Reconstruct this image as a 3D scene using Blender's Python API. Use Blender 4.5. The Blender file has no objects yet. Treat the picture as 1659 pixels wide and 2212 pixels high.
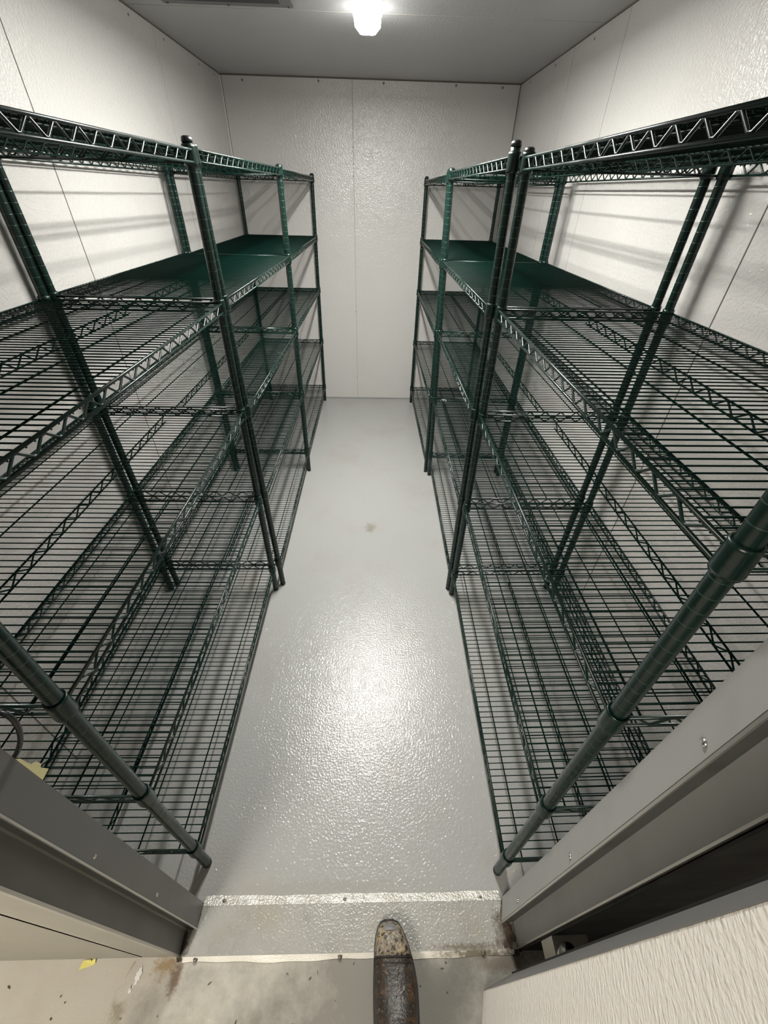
import bpy, math, random
from mathutils import Vector, Matrix

random.seed(7)
scene = bpy.context.scene
COL = scene.collection

# ---------------------------------------------------------------- camera
EYE = Vector((0.0, 0.0, 1.808))
FWD = Vector((0.0272, 0.7871, -0.6164)).normalized()
UP = Vector((-0.0061, 0.6165, 0.7873))
UP = (UP - FWD * UP.dot(FWD)).normalized()
RGT = FWD.cross(UP)
cam_data = bpy.data.cameras.new('camera')
cam = bpy.data.objects.new('camera', cam_data)
COL.objects.link(cam)
cam.matrix_world = Matrix(((RGT.x, UP.x, -FWD.x, EYE.x), (RGT.y, UP.y, -FWD.y, EYE.y),
                           (RGT.z, UP.z, -FWD.z, EYE.z), (0, 0, 0, 1)))
cam_data.sensor_fit = 'VERTICAL'
cam_data.sensor_height = 36.0
cam_data.lens = 884.56 / 2212 * 36.0
cam_data.clip_start = 0.02
cam_data.clip_end = 50
scene.camera = cam

# ---------------------------------------------------------------- light, world, exposure
scene.view_settings.view_transform = 'Standard'
scene.view_settings.look = 'None'
scene.view_settings.gamma = 1
scene.view_settings.use_curve_mapping = False
scene.view_settings.exposure = 0.0
TUBE_POWER = 315.0       # emission of the lamp's downward face
TUBE_SIDE = 16.0         # its side walls give much less
KITCHEN_POWER = 30.0      # emission of the kitchen ceiling panel behind the camera
world = bpy.data.worlds.new('world')
scene.world = world
world.use_nodes = True
world.node_tree.nodes['Background'].inputs[0].default_value = (1.0, 0.95, 0.87, 1)
world.node_tree.nodes['Background'].inputs[1].default_value = 0.05


# ---------------------------------------------------------------- materials
def mat(name, color, rough=0.5, metal=0.0, spec=0.5, emit=None, strength=0.0,
        bump=None, stains=(), coat=0.0, rvar=0.0, spots=()):
    """bump=(scale, strength, distance[, (sx,sy,sz)]); stains=((scale, lo, hi, colour, amount), ...)"""
    m = bpy.data.materials.new(name)
    m.use_nodes = True
    nt = m.node_tree
    b = nt.nodes['Principled BSDF']
    b.inputs['Base Color'].default_value = (*color, 1)
    b.inputs['Roughness'].default_value = rough
    b.inputs['Metallic'].default_value = metal
    b.inputs['Specular IOR Level'].default_value = spec
    b.inputs['Coat Weight'].default_value = coat
    if emit:
        b.inputs['Emission Color'].default_value = (*emit, 1)
        b.inputs['Emission Strength'].default_value = strength
    tc = nt.nodes.new('ShaderNodeTexCoord')
    src = None
    for (sc, lo, hi, c2, amt) in stains:
        n = nt.nodes.new('ShaderNodeTexNoise')
        n.inputs['Scale'].default_value = sc
        n.inputs['Detail'].default_value = 6
        n.inputs['Roughness'].default_value = 0.6
        nt.links.new(tc.outputs['Object'], n.inputs['Vector'])
        mr = nt.nodes.new('ShaderNodeMapRange')
        mr.inputs['From Min'].default_value = lo
        mr.inputs['From Max'].default_value = hi
        mr.inputs['To Max'].default_value = amt
        nt.links.new(n.outputs['Fac'], mr.inputs['Value'])
        mx = nt.nodes.new('ShaderNodeMix')
        mx.data_type = 'RGBA'
        if src is None:
            mx.inputs[6].default_value = (*color, 1)
        else:
            nt.links.new(src, mx.inputs[6])
        mx.inputs[7].default_value = (*c2, 1)
        nt.links.new(mr.outputs[0], mx.inputs[0])
        src = mx.outputs[2]
    for (cx, cy, cz, rx, ry, rz, c2, amt) in spots:
        # a local stain or darkened patch: an ellipsoid round a point, its rim broken up by noise
        mp = nt.nodes.new('ShaderNodeMapping')
        mp.inputs['Location'].default_value = (-cx / rx, -cy / ry, -cz / rz)
        mp.inputs['Scale'].default_value = (1 / rx, 1 / ry, 1 / rz)
        nt.links.new(tc.outputs['Object'], mp.inputs['Vector'])
        ln = nt.nodes.new('ShaderNodeVectorMath'); ln.operation = 'LENGTH'
        nt.links.new(mp.outputs[0], ln.inputs[0])
        n = nt.nodes.new('ShaderNodeTexNoise')
        n.inputs['Scale'].default_value = 1.6 / min(rx, ry, rz)
        n.inputs['Detail'].default_value = 7
        n.inputs['Roughness'].default_value = 0.7
        nt.links.new(tc.outputs['Object'], n.inputs['Vector'])
        ad = nt.nodes.new('ShaderNodeMath'); ad.operation = 'MULTIPLY_ADD'
        nt.links.new(n.outputs['Fac'], ad.inputs[0]); ad.inputs[1].default_value = 2.4
        nt.links.new(ln.outputs['Value'], ad.inputs[2])
        mr = nt.nodes.new('ShaderNodeMapRange')
        mr.inputs['From Min'].default_value = 2.1
        mr.inputs['From Max'].default_value = 1.5
        mr.inputs['To Min'].default_value = 0.0
        mr.inputs['To Max'].default_value = amt
        nt.links.new(ad.outputs[0], mr.inputs['Value'])
        mx = nt.nodes.new('ShaderNodeMix'); mx.data_type = 'RGBA'
        if src is None: mx.inputs[6].default_value = (*color, 1)
        else: nt.links.new(src, mx.inputs[6])
        mx.inputs[7].default_value = (*c2, 1)
        nt.links.new(mr.outputs[0], mx.inputs[0])
        src = mx.outputs[2]
    if src is not None:
        nt.links.new(src, b.inputs['Base Color'])
    if bump:
        n = nt.nodes.new('ShaderNodeTexNoise')
        n.inputs['Scale'].default_value = bump[0]
        n.inputs['Detail'].default_value = 2.0
        if len(bump) > 3:
            mp = nt.nodes.new('ShaderNodeMapping')
            mp.inputs['Scale'].default_value = bump[3]
            nt.links.new(tc.outputs['Object'], mp.inputs['Vector'])
            nt.links.new(mp.outputs[0], n.inputs['Vector'])
        else:
            nt.links.new(tc.outputs['Object'], n.inputs['Vector'])
        bn = nt.nodes.new('ShaderNodeBump')
        bn.inputs['Strength'].default_value = bump[1]
        bn.inputs['Distance'].default_value = bump[2]
        nt.links.new(n.outputs['Fac'], bn.inputs['Height'])
        nt.links.new(bn.outputs[0], b.inputs['Normal'])
    if rvar:
        n = nt.nodes.new('ShaderNodeTexNoise')
        n.inputs['Scale'].default_value = 9.0
        n.inputs['Detail'].default_value = 5
        nt.links.new(tc.outputs['Object'], n.inputs['Vector'])
        mr = nt.nodes.new('ShaderNodeMapRange')
        mr.inputs['From Min'].default_value = 0.3
        mr.inputs['From Max'].default_value = 0.7
        mr.inputs['To Min'].default_value = rough - rvar
        mr.inputs['To Max'].default_value = rough + rvar
        nt.links.new(n.outputs['Fac'], mr.inputs['Value'])
        nt.links.new(mr.outputs[0], b.inputs['Roughness'])
    return m


M = dict(
    wall=mat('white_embossed_panel', (0.61, 0.59, 0.565), 0.19, spec=0.8, bump=(115, 1.0, 0.0030),
             stains=((1.3, 0.50, 0.75, (0.55, 0.525, 0.50), 0.8),)),
    ceiling=mat('grey_white_embossed_ceiling', (0.47, 0.47, 0.47), 0.40, bump=(105, 0.8, 0.0018)),
    floor=mat('grey_epoxy_floor', (0.350, 0.350, 0.338), 0.125, spec=0.5, bump=(120, 1.0, 0.0021), rvar=0.02,
              stains=((2.2, 0.52, 0.72, (0.33, 0.30, 0.275), 0.7), (60, 0.70, 0.78, (0.22, 0.20, 0.18), 0.6)),
              spots=((-0.017, 2.13, 0, 0.05, 0.07, 0.05, (0.20, 0.175, 0.14), 0.6), (-0.2, 0.30, 0, 0.5, 0.03, 0.05, (0.32, 0.30, 0.27), 0.5))),
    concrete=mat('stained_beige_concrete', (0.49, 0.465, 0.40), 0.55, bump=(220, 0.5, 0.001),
                 stains=((5, 0.48, 0.68, (0.44, 0.41, 0.345), 0.9), (60, 0.68, 0.74, (0.16, 0.14, 0.11), 0.7),
                         (48, 0.68, 0.72, (0.58, 0.56, 0.50), 0.7)),
                 spots=((-0.02, -0.15, 0, 0.85, 0.85, 0.6, (0.19, 0.18, 0.155), 0.95),  # darker worn centre, deepened for the shade of the person standing there
                        (-0.60, 0.135, 0, 0.05, 0.03, 0.05, (0.30, 0.21, 0.11), 0.9),
                        (-0.565, 0.11, 0, 0.022, 0.05, 0.05, (0.16, 0.11, 0.07), 0.9),
                        (-0.70, 0.05, 0, 0.03, 0.03, 0.05, (0.24, 0.21, 0.14), 0.7),
                        (0.40, 0.13, 0, 0.12, 0.035, 0.05, (0.15, 0.12, 0.09), 0.8))),
    seam=mat('dark_panel_joint', (0.13, 0.11, 0.095), 0.8),
    seam_pale=mat('grey_panel_joint', (0.40, 0.37, 0.33), 0.7),
    green=mat('dark_green_epoxy_coating', (0.0016, 0.0145, 0.0104), 0.28, spec=0.5, rvar=0.05,
              stains=((30, 0.55, 0.72, (0.003, 0.020, 0.015), 0.7),)),
    wire=mat('dark_green_wire_coating', (0.0011, 0.0115, 0.0082), 0.50, spec=0.07),
    groove=mat('bare_groove_metal', (0.07, 0.12, 0.10), 0.35, metal=0.6),
    black=mat('black_plastic', (0.010, 0.011, 0.011), 0.38),
    rubber=mat('black_gasket_rubber', (0.022, 0.023, 0.024), 0.60, rvar=0.08),
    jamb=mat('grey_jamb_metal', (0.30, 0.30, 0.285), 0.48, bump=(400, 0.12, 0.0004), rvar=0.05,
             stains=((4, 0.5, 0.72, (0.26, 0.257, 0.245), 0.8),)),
    jamb_left=mat('shaded_grey_jamb_metal', (0.115, 0.115, 0.108), 0.45, bump=(400, 0.12, 0.0004), rvar=0.05),  # grey jamb metal with the left side's shade put into its colour
    jamb_dark=mat('weathered_grey_jamb_channel', (0.10, 0.10, 0.093), 0.5, bump=(260, 0.3, 0.0005),
                  stains=((14, 0.5, 0.7, (0.06, 0.055, 0.045), 0.8),)),
    alu=mat('aluminium_edge', (0.55, 0.53, 0.49), 0.32, metal=0.85),
    facade=mat('beige_grey_painted_panel', (0.74, 0.71, 0.61), 0.40, bump=(300, 0.12, 0.0005),
               stains=((3, 0.45, 0.75, (0.68, 0.65, 0.55), 0.9),)),
    door=mat('off_white_embossed_door_skin', (0.86, 0.815, 0.75), 0.40,
             bump=(180, 1.0, 0.0036, (1.0, 0.45, 1.0))),
    plug=mat('grey_door_edge', (0.155, 0.15, 0.142), 0.55, bump=(300, 0.2, 0.0004)),
    steel=mat('worn_stainless_steel', (0.42, 0.41, 0.38), 0.30, metal=0.3, bump=(170, 1.0, 0.0016), rvar=0.06,
              stains=((7, 0.50, 0.70, (0.40, 0.38, 0.32), 0.9), (90, 0.68, 0.74, (0.16, 0.13, 0.10), 0.6)),
              spots=((0.42, 0.19, 0, 0.05, 0.08, 0.05, (0.10, 0.075, 0.05), 0.9), (-0.56, 0.18, 0, 0.02, 0.05, 0.05, (0.07, 0.055, 0.04), 0.9),
                     (0.30, 0.16, 0, 0.15, 0.012, 0.05, (0.20, 0.16, 0.11), 0.8))),
    lip=mat('scratched_steel_lip_with_glint', (0.92, 0.89, 0.80), 0.35, metal=0.1, bump=(260, 0.9, 0.0016),  # pale colour paints in the kitchen light's glint on the lip
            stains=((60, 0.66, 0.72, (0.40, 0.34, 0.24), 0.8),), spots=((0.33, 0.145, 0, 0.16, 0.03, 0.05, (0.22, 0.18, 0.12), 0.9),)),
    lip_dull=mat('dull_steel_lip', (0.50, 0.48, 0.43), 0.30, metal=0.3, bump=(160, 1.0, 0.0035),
            stains=((22, 0.48, 0.60, (0.74, 0.72, 0.66), 0.8), (80, 0.62, 0.68, (0.28, 0.25, 0.20), 0.6))),  # bright noise patches paint in glints along the rear lip
    chrome=mat('screw_steel', (0.66, 0.65, 0.62), 0.25, metal=1.0),
    screw_dark=mat('grimy_screw_steel', (0.16, 0.145, 0.12), 0.42, metal=0.7),
    grime=mat('brown_black_grime', (0.045, 0.034, 0.024), 0.8, bump=(300, 0.8, 0.002),
              stains=((60, 0.5, 0.6, (0.16, 0.11, 0.065), 0.8),)),
    rust=mat('rusty_stain', (0.30, 0.22, 0.13), 0.8, bump=(300, 0.6, 0.001),
             stains=((50, 0.5, 0.62, (0.40, 0.34, 0.24), 0.9),)),
    leather=mat('worn_brown_black_leather', (0.030, 0.023, 0.017), 0.42, bump=(130, 0.8, 0.0022), rvar=0.12,
                stains=((30, 0.54, 0.62, (0.085, 0.046, 0.023), 0.9), (90, 0.55, 0.62, (0.010, 0.008, 0.007), 0.85), (110, 0.60, 0.65, (0.15, 0.13, 0.10), 0.8), (170, 0.665, 0.70, (0.50, 0.46, 0.38), 0.9))),
    toe=mat('scraped_tan_leather', (0.20, 0.165, 0.115), 0.60, bump=(170, 0.9, 0.0022),
            stains=((35, 0.52, 0.60, (0.42, 0.30, 0.13), 0.85), (140, 0.50, 0.60, (0.34, 0.31, 0.25), 0.8), (90, 0.52, 0.58, (0.030, 0.025, 0.020), 0.95))),
    toe_patch=mat('scuffed_grey_leather', (0.20, 0.19, 0.185), 0.5, bump=(220, 0.5, 0.001)),
    sole=mat('black_rubber_sole', (0.020, 0.019, 0.019), 0.55),
    tape=mat('yellow_masking_tape', (0.72, 0.64, 0.18), 0.6),
    tape_old=mat('pale_yellow_masking_tape', (0.62, 0.57, 0.30), 0.6, bump=(120, 0.8, 0.001)),
    wood=mat('pale_wood', (0.62, 0.53, 0.38), 0.6),
    paper=mat('white_label_paper', (0.75, 0.75, 0.72), 0.6),
    dirt=mat('dark_crumbs', (0.09, 0.075, 0.05), 0.8),
    plate=mat('grey_galvanised_plate', (0.20, 0.20, 0.20), 0.45, metal=0.3),
    plate_dark=mat('dark_recess', (0.05, 0.05, 0.05), 0.7),
    tube=mat('lit_diffuser', (0.9, 0.9, 0.9), 0.4, emit=(1.0, 0.995, 0.95), strength=TUBE_POWER),
    tube_side=mat('lit_diffuser_side', (0.9, 0.9, 0.9), 0.4, emit=(1.0, 0.995, 0.95), strength=TUBE_SIDE),
    tube_end=mat('lit_diffuser_end', (0.9, 0.9, 0.9), 0.4, emit=(1.0, 0.995, 0.95), strength=110.0),
    kitchen=mat('kitchen_lamp_diffuser', (0.9, 0.9, 0.9), 0.5, emit=(1.0, 0.93, 0.83), strength=KITCHEN_POWER),
    white_plastic=mat('white_plastic', (0.75, 0.75, 0.74), 0.4),
)


# ---------------------------------------------------------------- mesh builder
class MB:
    def __init__(s):
        s.v = []; s.f = []; s.sm = []; s.mi = []

    def _add(s, vs, fs, smooth=False, mi=0):
        o = len(s.v)
        s.v += [tuple(v) for v in vs]
        s.f += [tuple(i + o for i in f) for f in fs]
        s.sm += [smooth] * len(fs)
        s.mi += [mi] * len(fs)
        return s

    def hexa(s, p, mi=0):
        """p: 4 bottom points then 4 top points, each counter-clockwise"""
        return s._add(p, [(3, 2, 1, 0), (4, 5, 6, 7), (0, 1, 5, 4), (1, 2, 6, 5), (2, 3, 7, 6), (3, 0, 4, 7)], False, mi)

    def box(s, x0, y0, z0, x1, y1, z1, mi=0):
        return s.hexa([(x0, y0, z0), (x1, y0, z0), (x1, y1, z0), (x0, y1, z0),
                       (x0, y0, z1), (x1, y0, z1), (x1, y1, z1), (x0, y1, z1)], mi)

    def prism(s, pts, z0, z1, lean=(0, 0), mi=0):
        n = len(pts)
        lo = [(x + lean[0] * z0, y + lean[1] * z0, z0) for x, y in pts]
        hi = [(x + lean[0] * z1, y + lean[1] * z1, z1) for x, y in pts]
        fs = [tuple(range(n))[::-1], tuple(range(n, 2 * n))] + [(i, (i + 1) % n, n + (i + 1) % n, n + i) for i in range(n)]
        return s._add(lo + hi, fs, False, mi)

    def tube(s, path, r, n=6, mi=0, smooth=True, closed=False):
        P = [Vector(p) for p in path]
        m = len(P)
        rings = []
        prev = None
        for i in range(m):
            if closed:
                d = P[(i + 1) % m] - P[i - 1]
            else:
                d = P[min(i + 1, m - 1)] - P[max(i - 1, 0)]
            d.normalize()
            if prev is None:
                a = Vector((0, 0, 1)) if abs(d.z) < 0.9 else Vector((1, 0, 0))
            else:
                a = prev
            u = (a - d * a.dot(d)).normalized()
            w = d.cross(u)
            prev = u
            rr = r[i] if isinstance(r, (list, tuple)) else r
            rings += [P[i] + (u * math.cos(2 * math.pi * k / n) + w * math.sin(2 * math.pi * k / n)) * rr for k in range(n)]
        fs = []
        for i in range(m if closed else m - 1):
            j = (i + 1) % m
            for k in range(n):
                k2 = (k + 1) % n
                fs.append((i * n + k, i * n + k2, j * n + k2, j * n + k))
        if not closed:
            fs.append(tuple(range(n))[::-1])
            fs.append(tuple(range((m - 1) * n, m * n)))
        return s._add(rings, fs, smooth, mi)

    def lathe(s, base, top, prof, n=20, smooth=True):
        """prof: (z, r[, material]) along the axis base->top, z measured in world height"""
        B, T = Vector(base), Vector(top)
        ax = (T - B)
        per = ax / ax.z
        d = ax.normalized()
        u = Vector((1, 0, 0)); u = (u - d * u.dot(d)).normalized(); w = d.cross(u)
        vs, fs, mi = [], [], []
        for q in prof:
            c = B + per * (q[0] - B.z)
            vs += [c + (u * math.cos(2 * math.pi * k / n) + w * math.sin(2 * math.pi * k / n)) * q[1] for k in range(n)]
        for i in range(len(prof) - 1):
            for k in range(n):
                k2 = (k + 1) % n
                fs.append((i * n + k, i * n + k2, (i + 1) * n + k2, (i + 1) * n + k))
                mi.append(prof[i][2] if len(prof[i]) > 2 else 0)
        fs.append(tuple(range(n))[::-1]); mi.append(0)
        fs.append(tuple(range((len(prof) - 1) * n, len(prof) * n))); mi.append(0)
        o = len(s.v)
        s.v += [tuple(v) for v in vs]
        s.f += [tuple(i + o for i in f) for f in fs]
        s.sm += [smooth] * (len(fs) - 2) + [False, False]
        s.mi += mi
        return s

    def build(s, name, mats, parent=None, **props):
        me = bpy.data.meshes.new(name)
        me.from_pydata(s.v, [], s.f)
        me.polygons.foreach_set('use_smooth', s.sm)
        me.polygons.foreach_set('material_index', s.mi)
        for m in (mats if isinstance(mats, (list, tuple)) else [mats]):
            me.materials.append(m)
        me.update()
        o = bpy.data.objects.new(name, me)
        COL.objects.link(o)
        if parent is not None:
            o.parent = parent
            o.matrix_parent_inverse = Matrix.Translation(-parent.location) if parent.type == 'EMPTY' else Matrix.Identity(4)
        for k, v in props.items():
            o[k] = v
        return o


def empty(name, loc, label, cat, group=None):
    o = bpy.data.objects.new(name, None)
    COL.objects.link(o)
    o.location = loc
    o['label'] = label
    o['category'] = cat
    if group:
        o['group'] = group
    return o


def tag(o, label, cat, group=None, kind=None):
    o['label'] = label
    o['category'] = cat
    if group: o['group'] = group
    if kind: o['kind'] = kind
    return o


def dome(b, c, nrm, r, h, n=12, mi=0):
    """a low screw head at c, facing nrm"""
    nrm = Vector(nrm).normalized()
    u = nrm.orthogonal().normalized(); w = nrm.cross(u); c = Vector(c)
    vs, fs = [], []
    for rr, hh in ((1, 0), (0.96, 0.45), (0.7, 0.85), (0.3, 1.0)):
        vs += [c + (u * math.cos(2 * math.pi * k / n) + w * math.sin(2 * math.pi * k / n)) * r * rr + nrm * h * hh for k in range(n)]
    for i in range(3):
        fs += [(i * n + k, i * n + (k + 1) % n, (i + 1) * n + (k + 1) % n, (i + 1) * n + k) for k in range(n)]
    fs += [tuple(range(3 * n, 4 * n)), tuple(range(n))[::-1]]
    b._add(vs, fs, True, mi)
    return b


# ---------------------------------------------------------------- the room
HC = 2.461            # ceiling height
YB = 4.345            # back wall
YI, YO = 0.269, 0.154  # inner and outer face of the front wall
YLEAN = -0.009        # the front wall leans a little
T = 0.10


def xl(y): return -1.176 + (y - 0.2) * 0.0085     # left wall face
def xr(y): return 1.106 - (y - 0.2) * 0.0045      # right wall face


MB().hexa([(-1.35, 0.16, -0.1), (1.35, 0.16, -0.1), (1.35, 4.5, -0.1), (-1.35, 4.5, -0.1),
           (-1.35, 0.16, 0), (1.35, 0.16, 0), (1.35, 4.5, 0), (-1.35, 4.5, 0)]).build('floor', M['floor'], kind='structure')
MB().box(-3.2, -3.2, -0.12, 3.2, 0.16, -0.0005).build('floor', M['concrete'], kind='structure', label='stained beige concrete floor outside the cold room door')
MB().box(-1.35, 0.10, HC, 1.35, YB + T, HC + 0.1).build('ceiling', M['ceiling'], kind='structure')
wall_left = MB().prism([(xl(0.2) - T, 0.2), (xl(0.2), 0.2), (xl(YB), YB), (xl(YB) - T, YB)], 0, HC).build('wall_left', M['wall'], kind='structure')
wall_right = MB().prism([(xr(0.2), 0.2), (xr(0.2) + T, 0.2), (xr(YB) + T, YB), (xr(YB), YB)], 0, HC).build('wall_right', M['wall'], kind='structure')
wall_back = MB().prism([(-1.3, YB), (1.3, YB), (1.3, YB + T), (-1.3, YB + T)], 0, HC).build('wall_back', M['wall'], kind='structure')


def vseam(wall, x, y, w, side, m, z0=0.0, z1=HC, wob=0.0):
    e = 0.0012
    b = MB()
    if side == 'l': b.prism([(x, y - w / 2), (x + e, y - w / 2), (x + e, y + w / 2), (x, y + w / 2)], z0, z1)
    if side == 'r': b.prism([(x - e, y - w / 2), (x, y - w / 2), (x, y + w / 2), (x - e, y + w / 2)], z0, z1)
    if side == 'b': b.prism([(x - w / 2, y - e), (x + w / 2, y - e), (x + w / 2, y), (x - w / 2, y)], z0, z1)
    return b.build('panel_joint', m, wall)


vseam(wall_left, xl(1.957), 1.957, 0.0035, 'l', M['seam'])
vseam(wall_left, xl(3.22), 3.22, 0.0035, 'l', M['seam_pale'])
vseam(wall_left, xl(0.70), 0.70, 0.0035, 'l', M['seam'])
vseam(wall_right, xr(1.412), 1.412, 0.0040, 'r', M['seam'])
vseam(wall_right, xr(2.69), 2.69, 0.0030, 'r', M['seam_pale'])
vseam(wall_right, xr(3.31), 3.31, 0.0030, 'r', M['seam_pale'])
vseam(wall_back, -0.173, YB, 0.0050, 'b', M['seam_pale'])
vseam(wall_back, xl(YB) + 0.004, YB, 0.008, 'b', M['paper'], 0)
vseam(wall_back, xl(YB) + 0.010, YB, 0.004, 'b', M['seam'], 0)
vseam(wall_back, xr(YB) - 0.005, YB, 0.006, 'b', M['seam'], 0)
for (x, z) in ((-0.180, 0.88), (-0.180, 0.24), (-0.1735, 2.08), (-0.176, 1.9)):
    dome(MB(), (x, YB, z), (0, -1, 0), 0.006, 0.003).build('rivet', M['seam_pale'], wall_back)
for (x, dz) in ((-0.98, 0.03), (-0.42, 0.022), (0.06, 0.022), (0.60, 0.022), (0.95, 0.025)):
    dome(MB(), (x, YB, HC - dz), (0, -1, 0), 0.008, 0.003).build('rivet', M['plate'], wall_back)
for y in (2.95, 3.35, 3.9, 4.2):
    dome(MB(), (xl(y), y, HC - 0.03), (1, 0, 0), 0.006, 0.003).build('rivet', M['plate'], wall_left)
for y in (3.05, 3.6, 4.1):
    dome(MB(), (xr(y), y, HC - 0.03), (-1, 0, 0), 0.006, 0.003).build('rivet', M['plate'], wall_right)
# caulk lines where ceiling and walls meet, floor joint at the back
cl = MB()
cl.hexa([(xl(0.3), 0.3, HC - 0.005), (xl(0.3) + 0.003, 0.3, HC - 0.005), (xl(YB) + 0.003, YB, HC - 0.005), (xl(YB), YB, HC - 0.005),
         (xl(0.3), 0.3, HC), (xl(0.3) + 0.003, 0.3, HC), (xl(YB) + 0.003, YB, HC), (xl(YB), YB, HC)])
cl.hexa([(xr(0.3) - 0.003, 0.3, HC - 0.005), (xr(0.3), 0.3, HC - 0.005), (xr(YB), YB, HC - 0.005), (xr(YB) - 0.003, YB, HC - 0.005),
         (xr(0.3) - 0.003, 0.3, HC), (xr(0.3), 0.3, HC), (xr(YB), YB, HC), (xr(YB) - 0.003, YB, HC)])
cl.box(xl(YB), YB - 0.003, HC - 0.008, xr(YB), YB, HC)
cl.build('trim_1', M['seam'], kind='structure')
MB().box(xl(YB), YB - 0.006, 0, xr(YB), YB, 0.014).build('trim_2', M['jamb'], kind='structure')
MB().box(xl(2.94), 2.938, HC - 0.0008, xr(2.94), 2.941, HC).build('trim_3', M['seam_pale'], kind='structure')

# ---- front wall with the doorway
DH = 2.02
lean = (0, YLEAN)
lean_l = (-0.004, -0.012)      # left jamb
lean_r = (0.003, -0.007)       # right jamb


def quad_wall(x0, x1, z0, z1, y0=YO, y1=YI, b=None):
    b = b or MB()
    return b.prism([(x0, y0), (x1, y0), (x1, y1), (x0, y1)], z0, z1, lean)


fw = MB()
fw.prism([(-3.2, YO), (-0.674 - 0.0040, YO), (-0.674 - 0.0040, YI), (-3.2, YI)], 0, HC, lean)     # facade left of the frame
fw.prism([(-0.674 - 0.0040, YO + 0.006), (-0.674 + 0.0040, YO + 0.006), (-0.674 + 0.0040, YI), (-0.674 - 0.0040, YI)], 0, HC, lean, 1)
fw.prism([(-0.674 + 0.0040, YO), (-0.572, YO), (-0.572, YI), (-0.674 + 0.0040, YI)], 0, HC, lean)
fw.prism([(0.458, YO), (3.2, YO), (3.2, YI), (0.458, YI)], 0, HC, lean)
fw.prism([(-0.572, YO), (0.458, YO), (0.458, YI), (-0.572, YI)], DH, HC, lean)
wall_front = fw.build('wall_front', [M['facade'], M['seam']], kind='structure')

# right jamb


def quad_wall(x0, x1, z0, z1, y0=YO, y1=YI, b=None):
    b = b or MB()
    return b.prism([(x0, y0), (x1, y0), (x1, y1), (x0, y1)], z0, z1, lean)


fw = MB()
fw.prism([(-3.2, YO), (-0.674 - 0.0040, YO), (-0.674 - 0.0040, YI), (-3.2, YI)], 0, HC, lean)     # facade left of the frame
fw.prism([(-0.674 - 0.0040, YO + 0.006), (-0.674 + 0.0040, YO + 0.006), (-0.674 + 0.0040, YI), (-0.674 - 0.0040, YI)], 0, HC, lean, 1)
fw.prism([(-0.674 + 0.0040, YO), (-0.572, YO), (-0.572, YI), (-0.674 + 0.0040, YI)], 0, HC, lean)
fw.prism([(0.458, YO), (3.2, YO), (3.2, YI), (0.458, YI)], 0, HC, lean)
fw.prism([(-0.572, YO), (0.458, YO), (0.458, YI), (-0.572, YI)], DH, HC, lean)
wall_front = fw.build('wall_front', [M['facade'], M['seam']], kind='structure')

# left jamb: outer reveal, recessed edge, inner stop strip
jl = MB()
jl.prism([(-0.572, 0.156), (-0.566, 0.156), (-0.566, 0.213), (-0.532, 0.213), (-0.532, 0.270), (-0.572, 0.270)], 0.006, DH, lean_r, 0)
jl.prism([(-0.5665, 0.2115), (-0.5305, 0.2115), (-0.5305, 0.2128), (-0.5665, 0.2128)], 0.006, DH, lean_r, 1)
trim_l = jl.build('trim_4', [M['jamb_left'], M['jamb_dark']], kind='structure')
al = MB()
al.prism([(-0.5345, 0.2085), (-0.5305, 0.2085), (-0.5305, 0.2118), (-0.5345, 0.2118)], 0.006, DH, lean_r)
al.prism([(-0.5665, 0.2085), (-0.5630, 0.2085), (-0.5630, 0.2118), (-0.5665, 0.2118)], 0.006, DH, lean_r)
al.prism([(-0.574, 0.1515), (-0.5645, 0.1515), (-0.5645, 0.1565), (-0.574, 0.1565)], 0.006, DH, lean_r)
al.build('edge_strip', M['alu'], trim_l)
for z in (0.42, 0.79, 1.32, 1.75):
    dome(MB(), (-0.532, 0.2275 + YLEAN * z, z), (1, 0, 0), 0.0050, 0.004).build('screw', M['chrome'], trim_l)
# right jamb
jr = MB()
jr.prism([(0.448, 0.156), (0.458, 0.156), (0.458, 0.270), (0.428, 0.270), (0.411, 0.213), (0.448, 0.213)], 0.006, DH, lean_r, 0)
jr.prism([(0.4105, 0.2112), (0.4485, 0.2112), (0.4485, 0.2128), (0.4115, 0.2128)], 0.006, DH, lean_r, 1)
trim_r = jr.build('trim_5', [M['jamb'], M['jamb_dark']], kind='structure')
ar = MB()
ar.prism([(0.4100, 0.2075), (0.4140, 0.2075), (0.4140, 0.2115), (0.4100, 0.2115)], 0.006, DH, lean_r)
ar.prism([(0.4465, 0.1530), (0.4560, 0.1530), (0.4560, 0.1565), (0.4465, 0.1565)], 0.006, DH, lean_r)
ar.build('edge_strip', M['alu'], trim_r)
for z in (0.24, 0.72, 1.27, 1.7):
    dome(MB(), (0.4158 + 0.003 * z, 0.228 - 0.007 * z, z), (-1, 0.3, 0), 0.0062, 0.0045).build('screw', M['chrome'], trim_r)
# dark strip behind the hinges: gasket, with the door gap's shade painted in
MB().prism([(0.458, YO - 0.004), (0.62, YO - 0.004), (0.62, YO), (0.458, YO)], 0.0, DH, lean).build('trim_6', M['rubber'], kind='structure')
# head of the frame
MB().prism([(-0.566, 0.156), (0.448, 0.156), (0.448, 0.270), (-0.566, 0.270)], DH - 0.03, DH, lean).build('trim_7', M['jamb'], kind='structure')

# ---------------------------------------------------------------- ceiling lamp
lamp = empty('ceiling_light', (-0.036, 2.24, HC), 'lit white LED batten running along the ceiling of the cold room', 'ceiling light')
LY0, LY1, LZ = 1.66, 2.815, 2.365
MB().box(-0.036 - 0.05, LY0 + 0.02, HC - 0.045, -0.036 + 0.05, LY1 - 0.02, HC).build('housing', M['white_plastic'], lamp)


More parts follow.
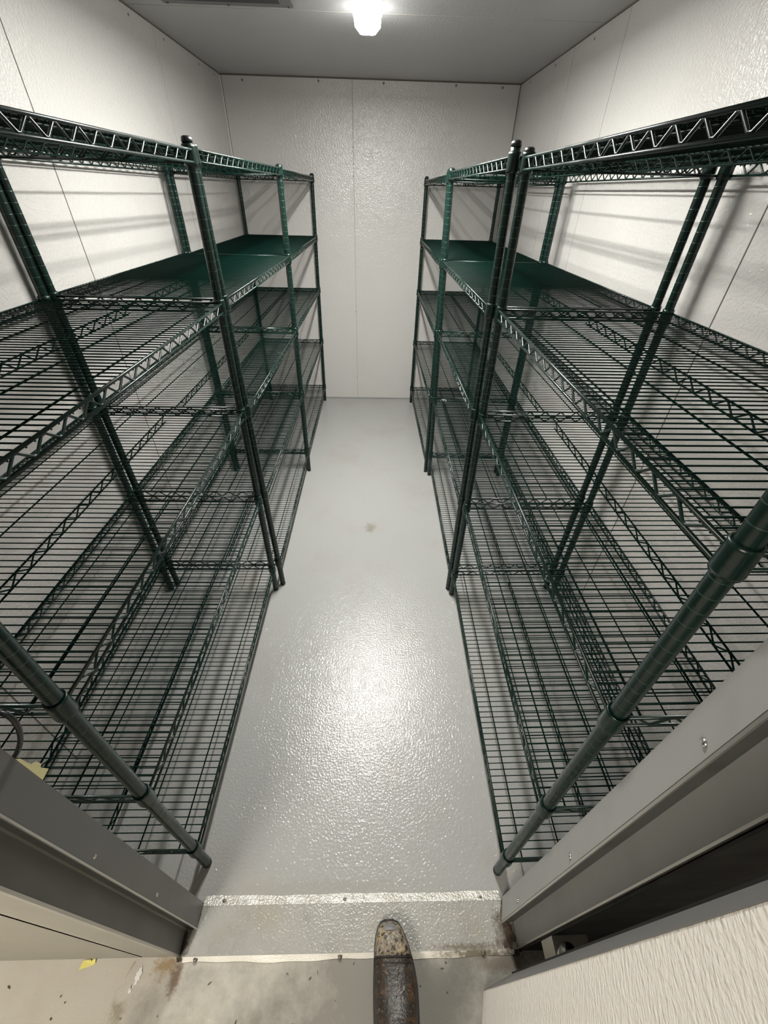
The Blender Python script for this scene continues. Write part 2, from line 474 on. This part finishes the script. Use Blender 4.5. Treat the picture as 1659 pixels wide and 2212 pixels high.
def stadium(cx, y0, y1, hw, r, seg=5):
    pts = []
    for (sx, yy, a0) in ((1, y0, -90), (1, y1, 0), (-1, y1, 90), (-1, y0, 180)):
        cy = y0 + r if yy == y0 else y1 - r
        for k in range(seg + 1):
            a = math.radians(a0 + 90 * k / seg)
            pts.append((cx + sx * (hw - r) + r * math.cos(a), cy + r * math.sin(a)))
    return pts


d = MB()
lo = stadium(-0.036, LY0 + 0.012, LY1 - 0.012, 0.036, 0.022)
hi = stadium(-0.036, LY0, LY1, 0.058, 0.022)
n = len(lo)
d._add([(x, y, LZ) for x, y in lo] + [(x, y, LZ + 0.022) for x, y in hi] + [(x, y, HC - 0.045) for x, y in hi],
       [tuple(range(n))[::-1]] + [(i, (i + 1) % n, n + (i + 1) % n, n + i) for i in range(n)]
       + [(n + i, n + (i + 1) % n, 2 * n + (i + 1) % n, 2 * n + i) for i in range(n)] + [tuple(range(2 * n, 3 * n))], False)
d.mi[0] = 1
for i, f in enumerate(d.f):
    if len(f) == 4:
        y = sum(d.v[k][1] for k in f) / 4
        if y > LY1 - 0.012 or y < LY0 + 0.012: d.mi[i] = 2     # end faces, glow raised to put a highlight on the back wall
d.build('diffuser', [M['tube_side'], M['tube'], M['tube_end']], lamp)
for y in (LY0 + 0.12, LY1 - 0.12, LY1 - 0.42, LY0 + 0.42):
    for s in (-1, 1):
        MB().box(-0.036 + s * 0.0605 - 0.002, y - 0.012, HC - 0.062, -0.036 + s * 0.0605 + 0.002, y + 0.012, HC - 0.030).build('clip', M['white_plastic'], lamp)

# plate on the ceiling, left of the lamp
cp = MB()
cp.box(-0.95, 2.15, HC - 0.010, -0.372, 2.868, HC, 0)
plate = tag(cp.build('ceiling_plate', M['plate']), 'grey metal plate fixed flat to the ceiling left of the lamp', 'ceiling plate')
MB().box(-0.90, 2.20, HC - 0.012, -0.425, 2.815, HC - 0.0098).build('recess', M['plate_dark'], plate)
for x in (-0.39, -0.66, -0.93):
    dome(MB(), (x, 2.855, HC - 0.010), (0, 0, -1), 0.007, 0.004).build('screw', M['screw_dark'], plate)

# kitchen lamp outside, above and behind the person taking the picture
kl = empty('kitchen_ceiling_light', (-1.75, -1.9, 2.72), 'square lit ceiling panel in the kitchen outside the doorway', 'ceiling light')
MB().box(-2.38, -2.53, 2.70, -1.12, -1.27, 2.74).build('frame', M['white_plastic'], kl)
MB().box(-2.35, -2.50, 2.692, -1.15, -1.30, 2.699).build('diffuser', M['kitchen'], kl)
MB().box(-3.2, -3.2, 2.745, 3.2, 0.13, 2.80).build('ceiling', M['ceiling'], kind='structure', label='ceiling of the kitchen outside')


# ---------------------------------------------------------------- shelving
PR = 0.0146          # post radius
CR = 0.0190          # collar radius
GP = 0.0283          # groove pitch
WP = 0.0207          # wire pitch
OFF = 0.011          # rails stand outside the post line
RH = 0.0275          # rail height
VROD = (0.055, 0.180, 0.425, 0.545)
VTR = 0.300
ZIG = 0.0655


def zigzag(a, b, z_hi, z_lo, pitch, tail=0.008):
    a, b = Vector(a), Vector(b)
    L = (b - a).length
    d = (b - a) / L
    k = max(1, int(round(L / pitch)))
    p = L / k
    f = 0.055 * p
    pts = []
    for i in range(k):
        s0 = i * p
        pts += [(s0 - f, z_hi), (s0 + f, z_hi), (s0 + p / 2 - f, z_lo), (s0 + p / 2 + f, z_lo)]
    pts += [(L - f, z_hi), (L + f, z_hi)]
    pts[0] = (0.0, z_hi)
    return [(a.x + d.x * s, a.y + d.y * s, z) for s, z in pts]


def make_post(parent, base, top, ztop, collars, side, capped=True):
    B = Vector((base[0], base[1], 0.0)); Tp = Vector((top[0], top[1], 1.90))
    prof = [(0.014, PR * 0.97)]
    z = 0.030
    while z < ztop - 0.02:
        prof += [(z - 0.0014, PR), (z - 0.0007, PR, 1), (z, PR - 0.0006, 1), (z + 0.0007, PR), (z + 0.0014, PR)]
        z += GP
    prof += [(ztop - 0.004, PR)]
    b = MB().lathe(B, Tp, prof, 20)
    post = b.build('post', [M['green'], M['groove']], parent)
    MB().lathe(B, Tp, [(0.0, PR * 0.80), (0.003, PR * 0.98), (0.016, PR * 1.03), (0.018, PR * 0.9)], 16).build('foot', M['black'], post)
    MB().lathe(B, Tp, [(ztop - 0.006, PR * 1.05), (ztop, PR * 1.08), (ztop + 0.006, PR * 0.95), (ztop + 0.009, PR * 0.6)], 16).build('cap', M['black'], post)
    return post


def at(base, top, z):
    t = z / 1.90
    return Vector((base[0] + (top[0] - base[0]) * t, base[1] + (top[1] - base[1]) * t, z))


def make_shelf(parent, posts, z, far_detail=False):
    """posts: front-near, front-far, back-near, back-far as (base, top)"""
    c = [at(b, t, z) for b, t in posts]
    FN, FF, BN, BF = c
    dv = (BN - FN).normalized()           # towards the wall
    dl = (FF - FN).normalized()
    LO = 0.006
    A = FN - dv * OFF - dl * LO; B = FF - dv * OFF + dl * LO
    C_ = BN + dv * OFF - dl * LO; D = BF + dv * OFF + dl * LO
    depth = ((C_ - A).length + (D - B).length) / 2
    L = (B - A).length

    def P(s, v, dz=0.0):                   # s metres along, v metres across
        a = A.lerp(B, s / L); b = C_.lerp(D, s / L)
        q = a.lerp(b, v / depth)
        return Vector((q.x, q.y, z + dz))
    wire = MB()
    nw = int((L - 0.03) / WP)
    s0 = (L - nw * WP) / 2
    for i in range(nw + 1):
        s = s0 + i * WP
        wire.tube([P(s, 0.001, -0.007), P(s, 0.004, 0.0012), P(s, depth / 2, 0.0014), P(s, depth - 0.004, 0.0012), P(s, depth - 0.001, -0.007)], 0.00170, 5)
    for v in VROD:
        wire.tube([P(0.001, v, -0.0025), P(L - 0.001, v, -0.0025)], 0.0023, 6)
    shelf = wire.build('shelf', M['wire'], parent)
    # rails
    for (v, nm) in ((0.0, 'side_rail'), (depth, 'side_rail')):
        r = MB()
        r.tube([P(0.012, v, 0), P(L - 0.012, v, 0)], 0.0037, 8)
        r.tube([P(0.012, v, -RH), P(L - 0.012, v, -RH)], 0.0034, 8)
        r.tube(zigzag(P(0.05, v), P(L - 0.05, v), z - 0.003, z - RH + 0.0035, ZIG), 0.0026, 6)
        r.build(nm, M['green'], shelf)
    for s in (0.0, L):
        r = MB()
        r.tube([P(s, 0.012, 0), P(s, depth - 0.012, 0)], 0.0037, 8)
        r.tube([P(s, 0.012, -RH), P(s, depth - 0.012, -RH)], 0.0034, 8)
        r.tube(zigzag(P(s, 0.045), P(s, depth - 0.045), z - 0.003, z - RH + 0.0035, ZIG), 0.0026, 6)
        r.build('end_rail', M['green'], shelf)
    r = MB()
    r.tube([P(0.001, VTR, -0.0025), P(L - 0.001, VTR, -0.0025)], 0.0024, 6)
    r.tube([P(0.06, VTR, -0.0265), P(L - 0.06, VTR, -0.0265)], 0.0024, 6)
    r.tube(zigzag(P(0.062, VTR), P(L - 0.062, VTR), z - 0.005, z - 0.024, ZIG), 0.0021, 5)
    r.build('center_truss', M['wire'], shelf)
    for (b, t) in posts:
        B0 = Vector((b[0], b[1], 0)); T0 = Vector((t[0], t[1], 1.90))
        MB().lathe(B0, T0, [(z - 0.036, PR + 0.0012), (z - 0.036, CR * 1.0), (z - 0.030, CR * 1.04), (z + 0.006, CR * 0.98),
                            (z + 0.0125, CR * 0.98), (z + 0.0125, PR + 0.0016), (z + 0.009, PR + 0.0006)], 20).build('collar', M['green'], shelf)
    return shelf


def make_unit(loc, label, posts, zs, ztops):
    u = empty('wire_shelving_unit', loc, label, 'shelving unit', 'green wire shelving units along both walls')
    for (b, t), zt in zip(posts, ztops):
        make_post(u, b, t, zt, None, 0)
    shelves = [make_shelf(u, posts, z) for z in zs]
    return u, shelves


def pl(bx, by, lx=0.0, ly=0.0):
    return ((bx, by), (bx + lx * 1.9, by + ly * 1.9))


Z_NEAR_L = (1.890, 1.488, 1.088, 0.649, 0.187)
Z_MID_L = (1.893, 1.494, 1.086, 0.658, 0.192)
Z_FAR_L = (1.889, 1.488, 1.085, 0.630, 0.166)
Z_NEAR_R = (1.893, 1.490, 1.095, 0.640, 0.178)
Z_MID_R = (1.895, 1.492, 1.098, 0.650, 0.200)
Z_FAR_R = (1.884, 1.484, 1.086, 0.635, 0.165)

make_unit((-0.84, 0.97, 0), 'green wire shelving unit by the left wall nearest the doorway',
          [pl(-0.553, 0.369, 0.001, 0.001), pl(-0.551, 1.584, 0.007, 0.000), pl(-1.138, 0.372, 0.002, 0), pl(-1.140, 1.584, 0.003, 0)],
          Z_NEAR_L, (1.908, 1.912, 1.908, 1.908))
_, sh = make_unit((-0.82, 2.24, 0), 'green wire shelving unit in the middle of the left row',
          [pl(-0.519, 1.626, -0.013, 0.0), pl(-0.521, 2.850, 0.006, 0.0), pl(-1.121, 1.624, -0.006, 0), pl(-1.114, 2.850, 0.002, 0)],
          Z_MID_L, (1.898, 1.902, 1.898, 1.898))
midL = sh
_, farL = make_unit((-0.81, 3.58, 0), 'green wire shelving unit in the far left corner against the back wall',
          [pl(-0.534, 2.890, 0.007, 0.0), pl(-0.528, 4.275, 0.010, 0.0), pl(-1.108, 2.890, 0.002, 0), pl(-1.105, 4.275, 0.002, 0)],
          Z_FAR_L, (1.900, 1.902, 1.898, 1.898))
make_unit((0.73, 0.94, 0), 'green wire shelving unit by the right wall nearest the doorway, beside the open door',
          [pl(0.429, 0.336, -0.001, 0.002), pl(0.452, 1.550, -0.005, 0.002), pl(1.030, 0.345, 0, 0), pl(1.038, 1.556, 0, 0)],
          Z_NEAR_R, (1.912, 1.908, 1.910, 1.910))
_, midR = make_unit((0.72, 2.19, 0), 'green wire shelving unit in the middle of the right row',
          [pl(0.439, 1.590, -0.014, 0.002), pl(0.455, 2.802, -0.026, 0.002), pl(1.014, 1.598, 0, 0), pl(1.016, 2.802, -0.004, 0)],
          Z_MID_R, (1.925, 1.905, 1.905, 1.905))
_, farR = make_unit((0.72, 3.56, 0), 'green wire shelving unit in the far right corner against the back wall',
          [pl(0.431, 2.852, -0.014, 0.002), pl(0.407, 4.255, 0.006, 0), pl(1.010, 2.852, -0.004, 0), pl(1.010, 4.255, 0.002, 0)],
          Z_FAR_R, (1.902, 1.902, 1.900, 1.900))
# stickers on the rails
MB().box(0.488, 2.836, 0.612, 0.532, 2.838, 0.632).build('sticker', M['paper'], farR[3])
MB().box(-0.600, 2.880, 0.146, -0.590, 2.882, 0.156).build('clip', M['paper'], farL[4])

# ---------------------------------------------------------------- threshold
TH = 0.010
th = MB()
th.prism([(-0.560, 0.152), (0.446, 0.152), (0.446, 0.212), (0.409, 0.214), (0.424, 0.262), (-0.531, 0.264), (-0.532, 0.214), (-0.565, 0.213)], 0.0, TH)
thr = th.build('threshold_plate', M['steel'])
tag(thr, 'worn metal threshold plate across the doorway floor', 'threshold')


def lip(pts_top, pts_bot, name, m_='lip'):
    b = MB()
    m = len(pts_top)
    vs = [(x, y, z) for x, y, z in pts_top] + [(x, y, z) for x, y, z in pts_bot]
    fs = [(i, i + 1, m + i + 1, m + i) for i in range(m - 1)]
    vs2 = [(x, y, -0.001) for x, y, z in pts_top]
    o = len(vs)
    fs += [(o + i + 1, o + i, i, i + 1) for i in range(m - 1)]
    b._add(vs + vs2, fs, False)
    return b.build(name, M[m_], thr)


N = 40
xs = [-0.556 + (0.436 + 0.556) * i / N for i in range(N + 1)]
wob = [0.0022 * math.sin(i * 0.35 + 0.6) + 0.0012 * math.sin(i * 1.1) for i in range(N + 1)]
lip([(x, 0.1525, TH + 0.001) for x in xs], [(x, 0.140 + w, 0.0008) for x, w in zip(xs, wob)], 'front_lip')
xs2 = [-0.531 + (0.420 + 0.531) * i / N for i in range(N + 1)]
lip([(x, 0.2620, TH + 0.001) for x in xs2], [(x, 0.286 + w * 0.6, 0.0008) for x, w in zip(xs2, wob)], 'rear_lip', 'lip_dull')
for (x, y) in ((-0.468, 0.2715), (-0.083, 0.2690), (0.357, 0.2680), (-0.517, 0.1475), (-0.090, 0.1470), (0.342, 0.1475)):
    b = MB()
    dome(b, (x, y, 0.0045), (0, 0, 1), 0.0068, 0.0045, mi=0)
    b.build('screw', M['screw_dark'], thr)


# grime in the corners of the frame
def blotch(cx, cy, rx, ry, z, seed, n=26, rot=0.0):
    r = random.Random(seed)
    vs = [(cx, cy, z + 0.0008)]
    for k in range(n):
        a = 2 * math.pi * k / n
        q = 0.65 + 0.5 * r.random()
        x, y = rx * q * math.cos(a), ry * q * math.sin(a)
        vs.append((cx + x * math.cos(rot) - y * math.sin(rot), cy + x * math.sin(rot) + y * math.cos(rot), z))
    return vs, [(0, 1 + k, 1 + (k + 1) % n) for k in range(n)]


g = MB()
for (cx, cy, rx, ry, z, sd, rot) in ((-0.562, 0.185, 0.006, 0.032, TH + 0.0012, 1, 0), (-0.533, 0.238, 0.003, 0.026, TH + 0.0012, 2, 0),
                                     (-0.566, 0.150, 0.010, 0.008, 0.0008, 3, 0), (-0.550, 0.2135, 0.016, 0.004, TH + 0.0012, 9, 0)):
    g._add(*blotch(cx, cy, rx, ry, z, sd, rot=rot))
g.build('trim_8', M['grime'], kind='structure', label='dark grime at the foot of the left jamb')
g = MB()
for (cx, cy, rx, ry, z, sd, rot) in ((0.432, 0.190, 0.014, 0.028, TH + 0.0012, 4, 0.2), (0.418, 0.240, 0.004, 0.026, TH + 0.0012, 5, -0.3),
                                     (0.440, 0.150, 0.020, 0.012, 0.0012, 6, 0), (0.415, 0.165, 0.012, 0.010, TH + 0.0012, 7, 0),
                                     (0.380, 0.144, 0.05, 0.003, 0.0010, 8, 0)):
    g._add(*blotch(cx, cy, rx, ry, z, sd, rot=rot))
g.build('trim_9', M['grime'], kind='structure', label='dark grime at the foot of the right jamb')
# ---------------------------------------------------------------- the open door
dd = Vector((-0.277, -0.961, 0)).normalized()
P0 = Vector((0.326, 0.073, 0)); P1 = Vector((0.415, 0.101, 0))
nrm = Vector((dd.y * -1, dd.x, 0))     # towards the outer skin (+x)
DL = 0.86
DLEAN = (0.001, -0.008)
door = MB()
P0e = P0 + dd * DL; P1e = P1 + dd * (DL + 0.03)
door.prism([(P0.x, P0.y), (P0e.x, P0e.y), (P1e.x, P1e.y), (P1.x, P1.y)], 0.012, 1.97, DLEAN, 0)
door_o = door.build('door_1', M['door'], kind='structure', label='open off-white door with embossed skin')
# grey edge of the plug, facing the frame
e = MB()
q0 = P0 + Vector((-0.001, 0.0008, 0)); q1 = P1 + Vector((0, 0.002, 0)); q2 = P1 + Vector((0.001, -0.006, 0)); q3 = P0 + Vector((0.0045, -0.002, 0))
e.prism([(q0.x, q0.y), (q3.x, q3.y), (q2.x, q2.y), (q1.x, q1.y)], 0.010, 1.972, DLEAN)
e.build('door_edge', M['plug'], door_o)
fl = MB()
f0 = P1 - dd * 0.006; f1 = f0 + nrm * 0.035; f2 = P1e + dd * 0.04 + nrm * 0.035; f3 = P1e + dd * 0.04
fl.prism([(P1.x + 0.002, P1.y), (f3.x + 0.002, f3.y), (f2.x, f2.y), (f1.x, f1.y), (f0.x, f0.y)], 0.006, 1.99, DLEAN)
fl.build('outer_skin', M['rubber'], door_o)
# hinge bracket on the wall face and round knuckle beside it
hb = MB()
y0 = YO - 0.007
hb.hexa([(0.458, y0 - 0.034, 0.235), (0.545, y0 - 0.018, 0.235), (0.545, y0, 0.235), (0.458, y0, 0.235),
         (0.458, y0 - 0.034, 0.335), (0.545, y0 - 0.018, 0.345), (0.545, y0, 0.345), (0.458, y0, 0.335)])
hinge = hb.build('hinge', M['alu'], wall_front, label='chrome hinge bracket')
kn = MB()
kn.tube([(0.470, 0.112, 0.395), (0.492, 0.100, 0.26)], [0.020, 0.020], 20)
kn.build('hinge_knuckle', M['alu'], hinge)
kn = MB()
kn.tube([(0.4698, 0.1121, 0.396), (0.4696, 0.1122, 0.3965)], [0.0180, 0.0178], 20)
kn.build('bore', M['black'], hinge)

# ---------------------------------------------------------------- small things
# masking tape stuck on the edge of the left jamb
tp = MB()
tp._add([(-0.5300, 0.2617, 1.1335), (-0.5300, 0.2663, 1.1228), (-0.5300, 0.2694, 1.0933), (-0.5300, 0.2755, 1.0872), (-0.5300, 0.2780, 1.0730), (-0.5300, 0.2737, 1.0703), (-0.5300, 0.2789, 1.0500), (-0.5300, 0.2615, 1.0487), (-0.5300, 0.2583, 1.0926)],
        [tuple(range(9))])
o = tp.build('tape_scrap', M['tape_old'])
sol = o.modifiers.new('thickness', 'SOLIDIFY'); sol.thickness = 0.0006
tag(o, 'pale yellow tape curled over the edge of the left door jamb', 'tape')
tp = MB()
tp._add([(-0.850, 0.132, 0.0012), (-0.846, 0.150, 0.0016), (-0.826, 0.1525, 0.003), (-0.822, 0.149, 0.003), (-0.812, 0.1545, 0.004), (-0.808, 0.145, 0.0025), (-0.812, 0.141, 0.0015)],
        [(0, 6, 5, 4, 3, 2, 1)])
o = tp.build('tape_scrap', M['tape'])
sol = o.modifiers.new('thickness', 'SOLIDIFY'); sol.thickness = 0.0006
tag(o, 'small torn piece of bright yellow tape lying on the concrete', 'tape')
b = MB().tube([(-0.712, 0.113, 0.0018), (-0.702, 0.130, 0.0020), (-0.693, 0.146, 0.0022)], [0.0012, 0.0014, 0.0007], 6)
tag(b.build('toothpick', M['wood']), 'thin pale wooden toothpick on the concrete by the rusty stain', 'toothpick')
b = MB()
b._add(*blotch(-0.672, 0.118, 0.009, 0.017, 0.0018, 21, rot=-0.1))
b._add(*blotch(-0.684, 0.090, 0.004, 0.006, 0.0014, 22))
b._add([(-0.676, 0.104, 0.0014), (-0.674, 0.1035, 0.0014), (-0.681, 0.090, 0.0014), (-0.683, 0.091, 0.0014)], [(0, 3, 2, 1)])
o = b.build('paper_scrap', M['paper'])
tag(o, 'crumpled whitish scrap on the concrete, below the toothpick', 'scrap')
b = MB()
rr = random.Random(5)
for i in range(30):
    x, y = -1.15 + 1.4 * rr.random() ** 1.5, rr.uniform(0.0, 0.135)
    b._add(*blotch(x, y, rr.uniform(0.0008, 0.0024), rr.uniform(0.0015, 0.0065), 0.0014, 100 + i, 9, rr.uniform(0, 3)))
tag(b.build('debris', M['dirt']), 'dark crumbs and leaf bits scattered over the concrete', 'debris', kind='stuff')

# loop of black cable on the inside of the front wall
cb = MB()
cpts = []
for k in range(40):
    a = 2 * math.pi * k / 40
    ca, sa = math.cos(a), math.sin(a)
    cpts.append((-0.5516 + 0.0385 * sa + 0.0305 * ca, 0.275 + 0.008 * sa, 1.161 + 0.070 * sa - 0.010 * ca))
cb.tube(cpts, 0.0037, 8, closed=True)
cb.tube([(-0.5132, 0.2830, 1.230), (-0.5300, 0.2780, 1.238), (-0.5480, 0.2620, 1.240), (-0.5560, 0.2550, 1.236)], 0.0030, 8)
cb.tube([(-0.572, 0.273, 1.184), (-0.562, 0.272, 1.161), (-0.568, 0.273, 1.135)], [0.010, 0.013, 0.010], 12)
o = cb.build('cable_loop', M['black'])
tag(o, 'black cable loop hanging on the inside of the front wall just behind the left jamb', 'cable')


# ---------------------------------------------------------------- boot
def boot():
    root = empty('work_boot', (0.072, 0.06, 0.0), 'worn brown-black work boot with a scraped tan toe, standing on the threshold', 'boot')
    # sections along the foot: y, centre x, half width, height of the top, side height
    S = [(0.2165, 0.0575, 0.010, 0.034, 0.020), (0.2110, 0.0580, 0.024, 0.045, 0.024), (0.2020, 0.0590, 0.034, 0.056, 0.030),
         (0.185, 0.0610, 0.042, 0.066, 0.034), (0.165, 0.0640, 0.048, 0.071, 0.036), (0.140, 0.0675, 0.053, 0.074, 0.038),
         (0.115, 0.0705, 0.057, 0.078, 0.040), (0.085, 0.0725, 0.060, 0.083, 0.042), (0.050, 0.0730, 0.060, 0.094, 0.048),
         (0.015, 0.0730, 0.058, 0.112, 0.056), (-0.020, 0.0730, 0.053, 0.135, 0.07), (-0.045, 0.0730, 0.048, 0.15, 0.08),
         (-0.080, 0.0730, 0.044, 0.15, 0.08), (-0.120, 0.0730, 0.040, 0.13, 0.07), (-0.140, 0.0730, 0.028, 0.10, 0.06)]
    NN = 18
    Z0 = 0.028

    def ring(sec, grow=0.0, z0=Z0):
        y, cx, hw, h, sh = sec
        pts = []
        for k in range(NN + 1):
            a = math.pi * k / NN
            ex = math.copysign(abs(math.cos(a)) ** 0.62, math.cos(a))
            zz = abs(math.sin(a)) ** 0.78
            pts.append((cx + (hw + grow) * ex, y, z0 + (h + grow - z0) * zz))
        return pts

    def loft(secs, name, m, parent, grow=0.0, cap0=True, cap1=True):
        b = MB(); vs = []; fs = []
        for s in secs: vs += ring(s, grow)
        n = NN + 1
        for i in range(len(secs) - 1):
            fs += [(i * n + k, (i + 1) * n + k, (i + 1) * n + k + 1, i * n + k + 1) for k in range(NN)]
            fs.append((i * n + NN, (i + 1) * n + NN, (i + 1) * n, i * n))
        if cap0: fs.append(tuple(range(n)))
        if cap1: fs.append(tuple(range((len(secs) - 1) * n, len(secs) * n))[::-1])
        b._add(vs, fs, True)
        return b.build(name, m, parent)
    upper = loft(S, 'upper', M['leather'], root)
    toe = []
    for i, s in enumerate(S[:6]):
        toe.append(s)
    loft(toe, 'toe_cap', M['toe'], root, 0.0018)
    # welt line where the toe cap meets the vamp
    b = MB(); b.tube([Vector(p) for p in ring((0.1385, 0.0678, 0.0545, 0.0755, 0.03), 0.001)], 0.0016, 6)
    b.build('seam', M['sole'], upper)
    b = MB(); b.tube([Vector(p) for p in ring((0.127, 0.0690, 0.0560, 0.0765, 0.03), 0.0005)], 0.0012, 6)
    b.build('seam', M['leather'], upper)
    # grey patch on the very tip
    pb = MB(); vs = []; fs = []
    secs = [(0.2085, 0.0583, 0.0225, 0.0490, 0), (0.2045, 0.0587, 0.0240, 0.0540, 0), (0.1985, 0.0592, 0.0245, 0.0592, 0), (0.1920, 0.0598, 0.0250, 0.0635, 0)]
    for (y, cx, hw, h, _) in secs:
        for k in range(9):
            a = -1 + 2 * k / 8
            vs.append((cx + hw * a, y - 0.004 * a * a * (1 if y > 0.2 else -0.3), h + 0.0022 - 0.009 * a * a))
    for i in range(3):
        fs += [(i * 9 + k, i * 9 + k + 1, (i + 1) * 9 + k + 1, (i + 1) * 9 + k) for k in range(8)]
    pb._add(vs, fs, True)
    o = pb.build('toe_patch', M['toe_patch'], root)
    sol = o.modifiers.new('thickness', 'SOLIDIFY'); sol.thickness = 0.002
    # sole
    sb = MB(); out = []
    for s in S: out.append((s[1] + s[2] + 0.004, s[0]))
    for s in reversed(S): out.append((s[1] - s[2] - 0.004, s[0]))
    out = [(x, y + (0.004 if y > 0.21 else 0)) for x, y in out]
    sb.prism(out, 0.0112, 0.031)
    sb.build('sole', M['sole'], root)
    # heel block down to the lower floor, shaft and laces
    MB().prism([(0.030, -0.142), (0.116, -0.142), (0.120, -0.07), (0.026, -0.07)], 0.0, 0.0112).build('heel', M['sole'], root)
    MB().prism([(0.018, 0.030), (0.128, 0.030), (0.128, 0.110), (0.018, 0.110)], 0.0, 0.0112).build('tread', M['sole'], root)
    sh = MB()
    sh.tube([(0.073, -0.080, 0.10), (0.073, -0.085, 0.15), (0.073, -0.092, 0.22), (0.073, -0.095, 0.27)], [0.048, 0.050, 0.052, 0.056], 20)
    sh.build('shaft', M['leather'], root)
    for i, y in enumerate((0.004, -0.012, -0.028)):
        h = 0.118 + 0.014 * i
        MB().tube([(0.046, y, h), (0.060, y + 0.003, h + 0.012), (0.073, y, h + 0.014), (0.086, y - 0.003, h + 0.012), (0.100, y, h)], 0.0022, 6).build('lace', M['sole'], root)


boot()
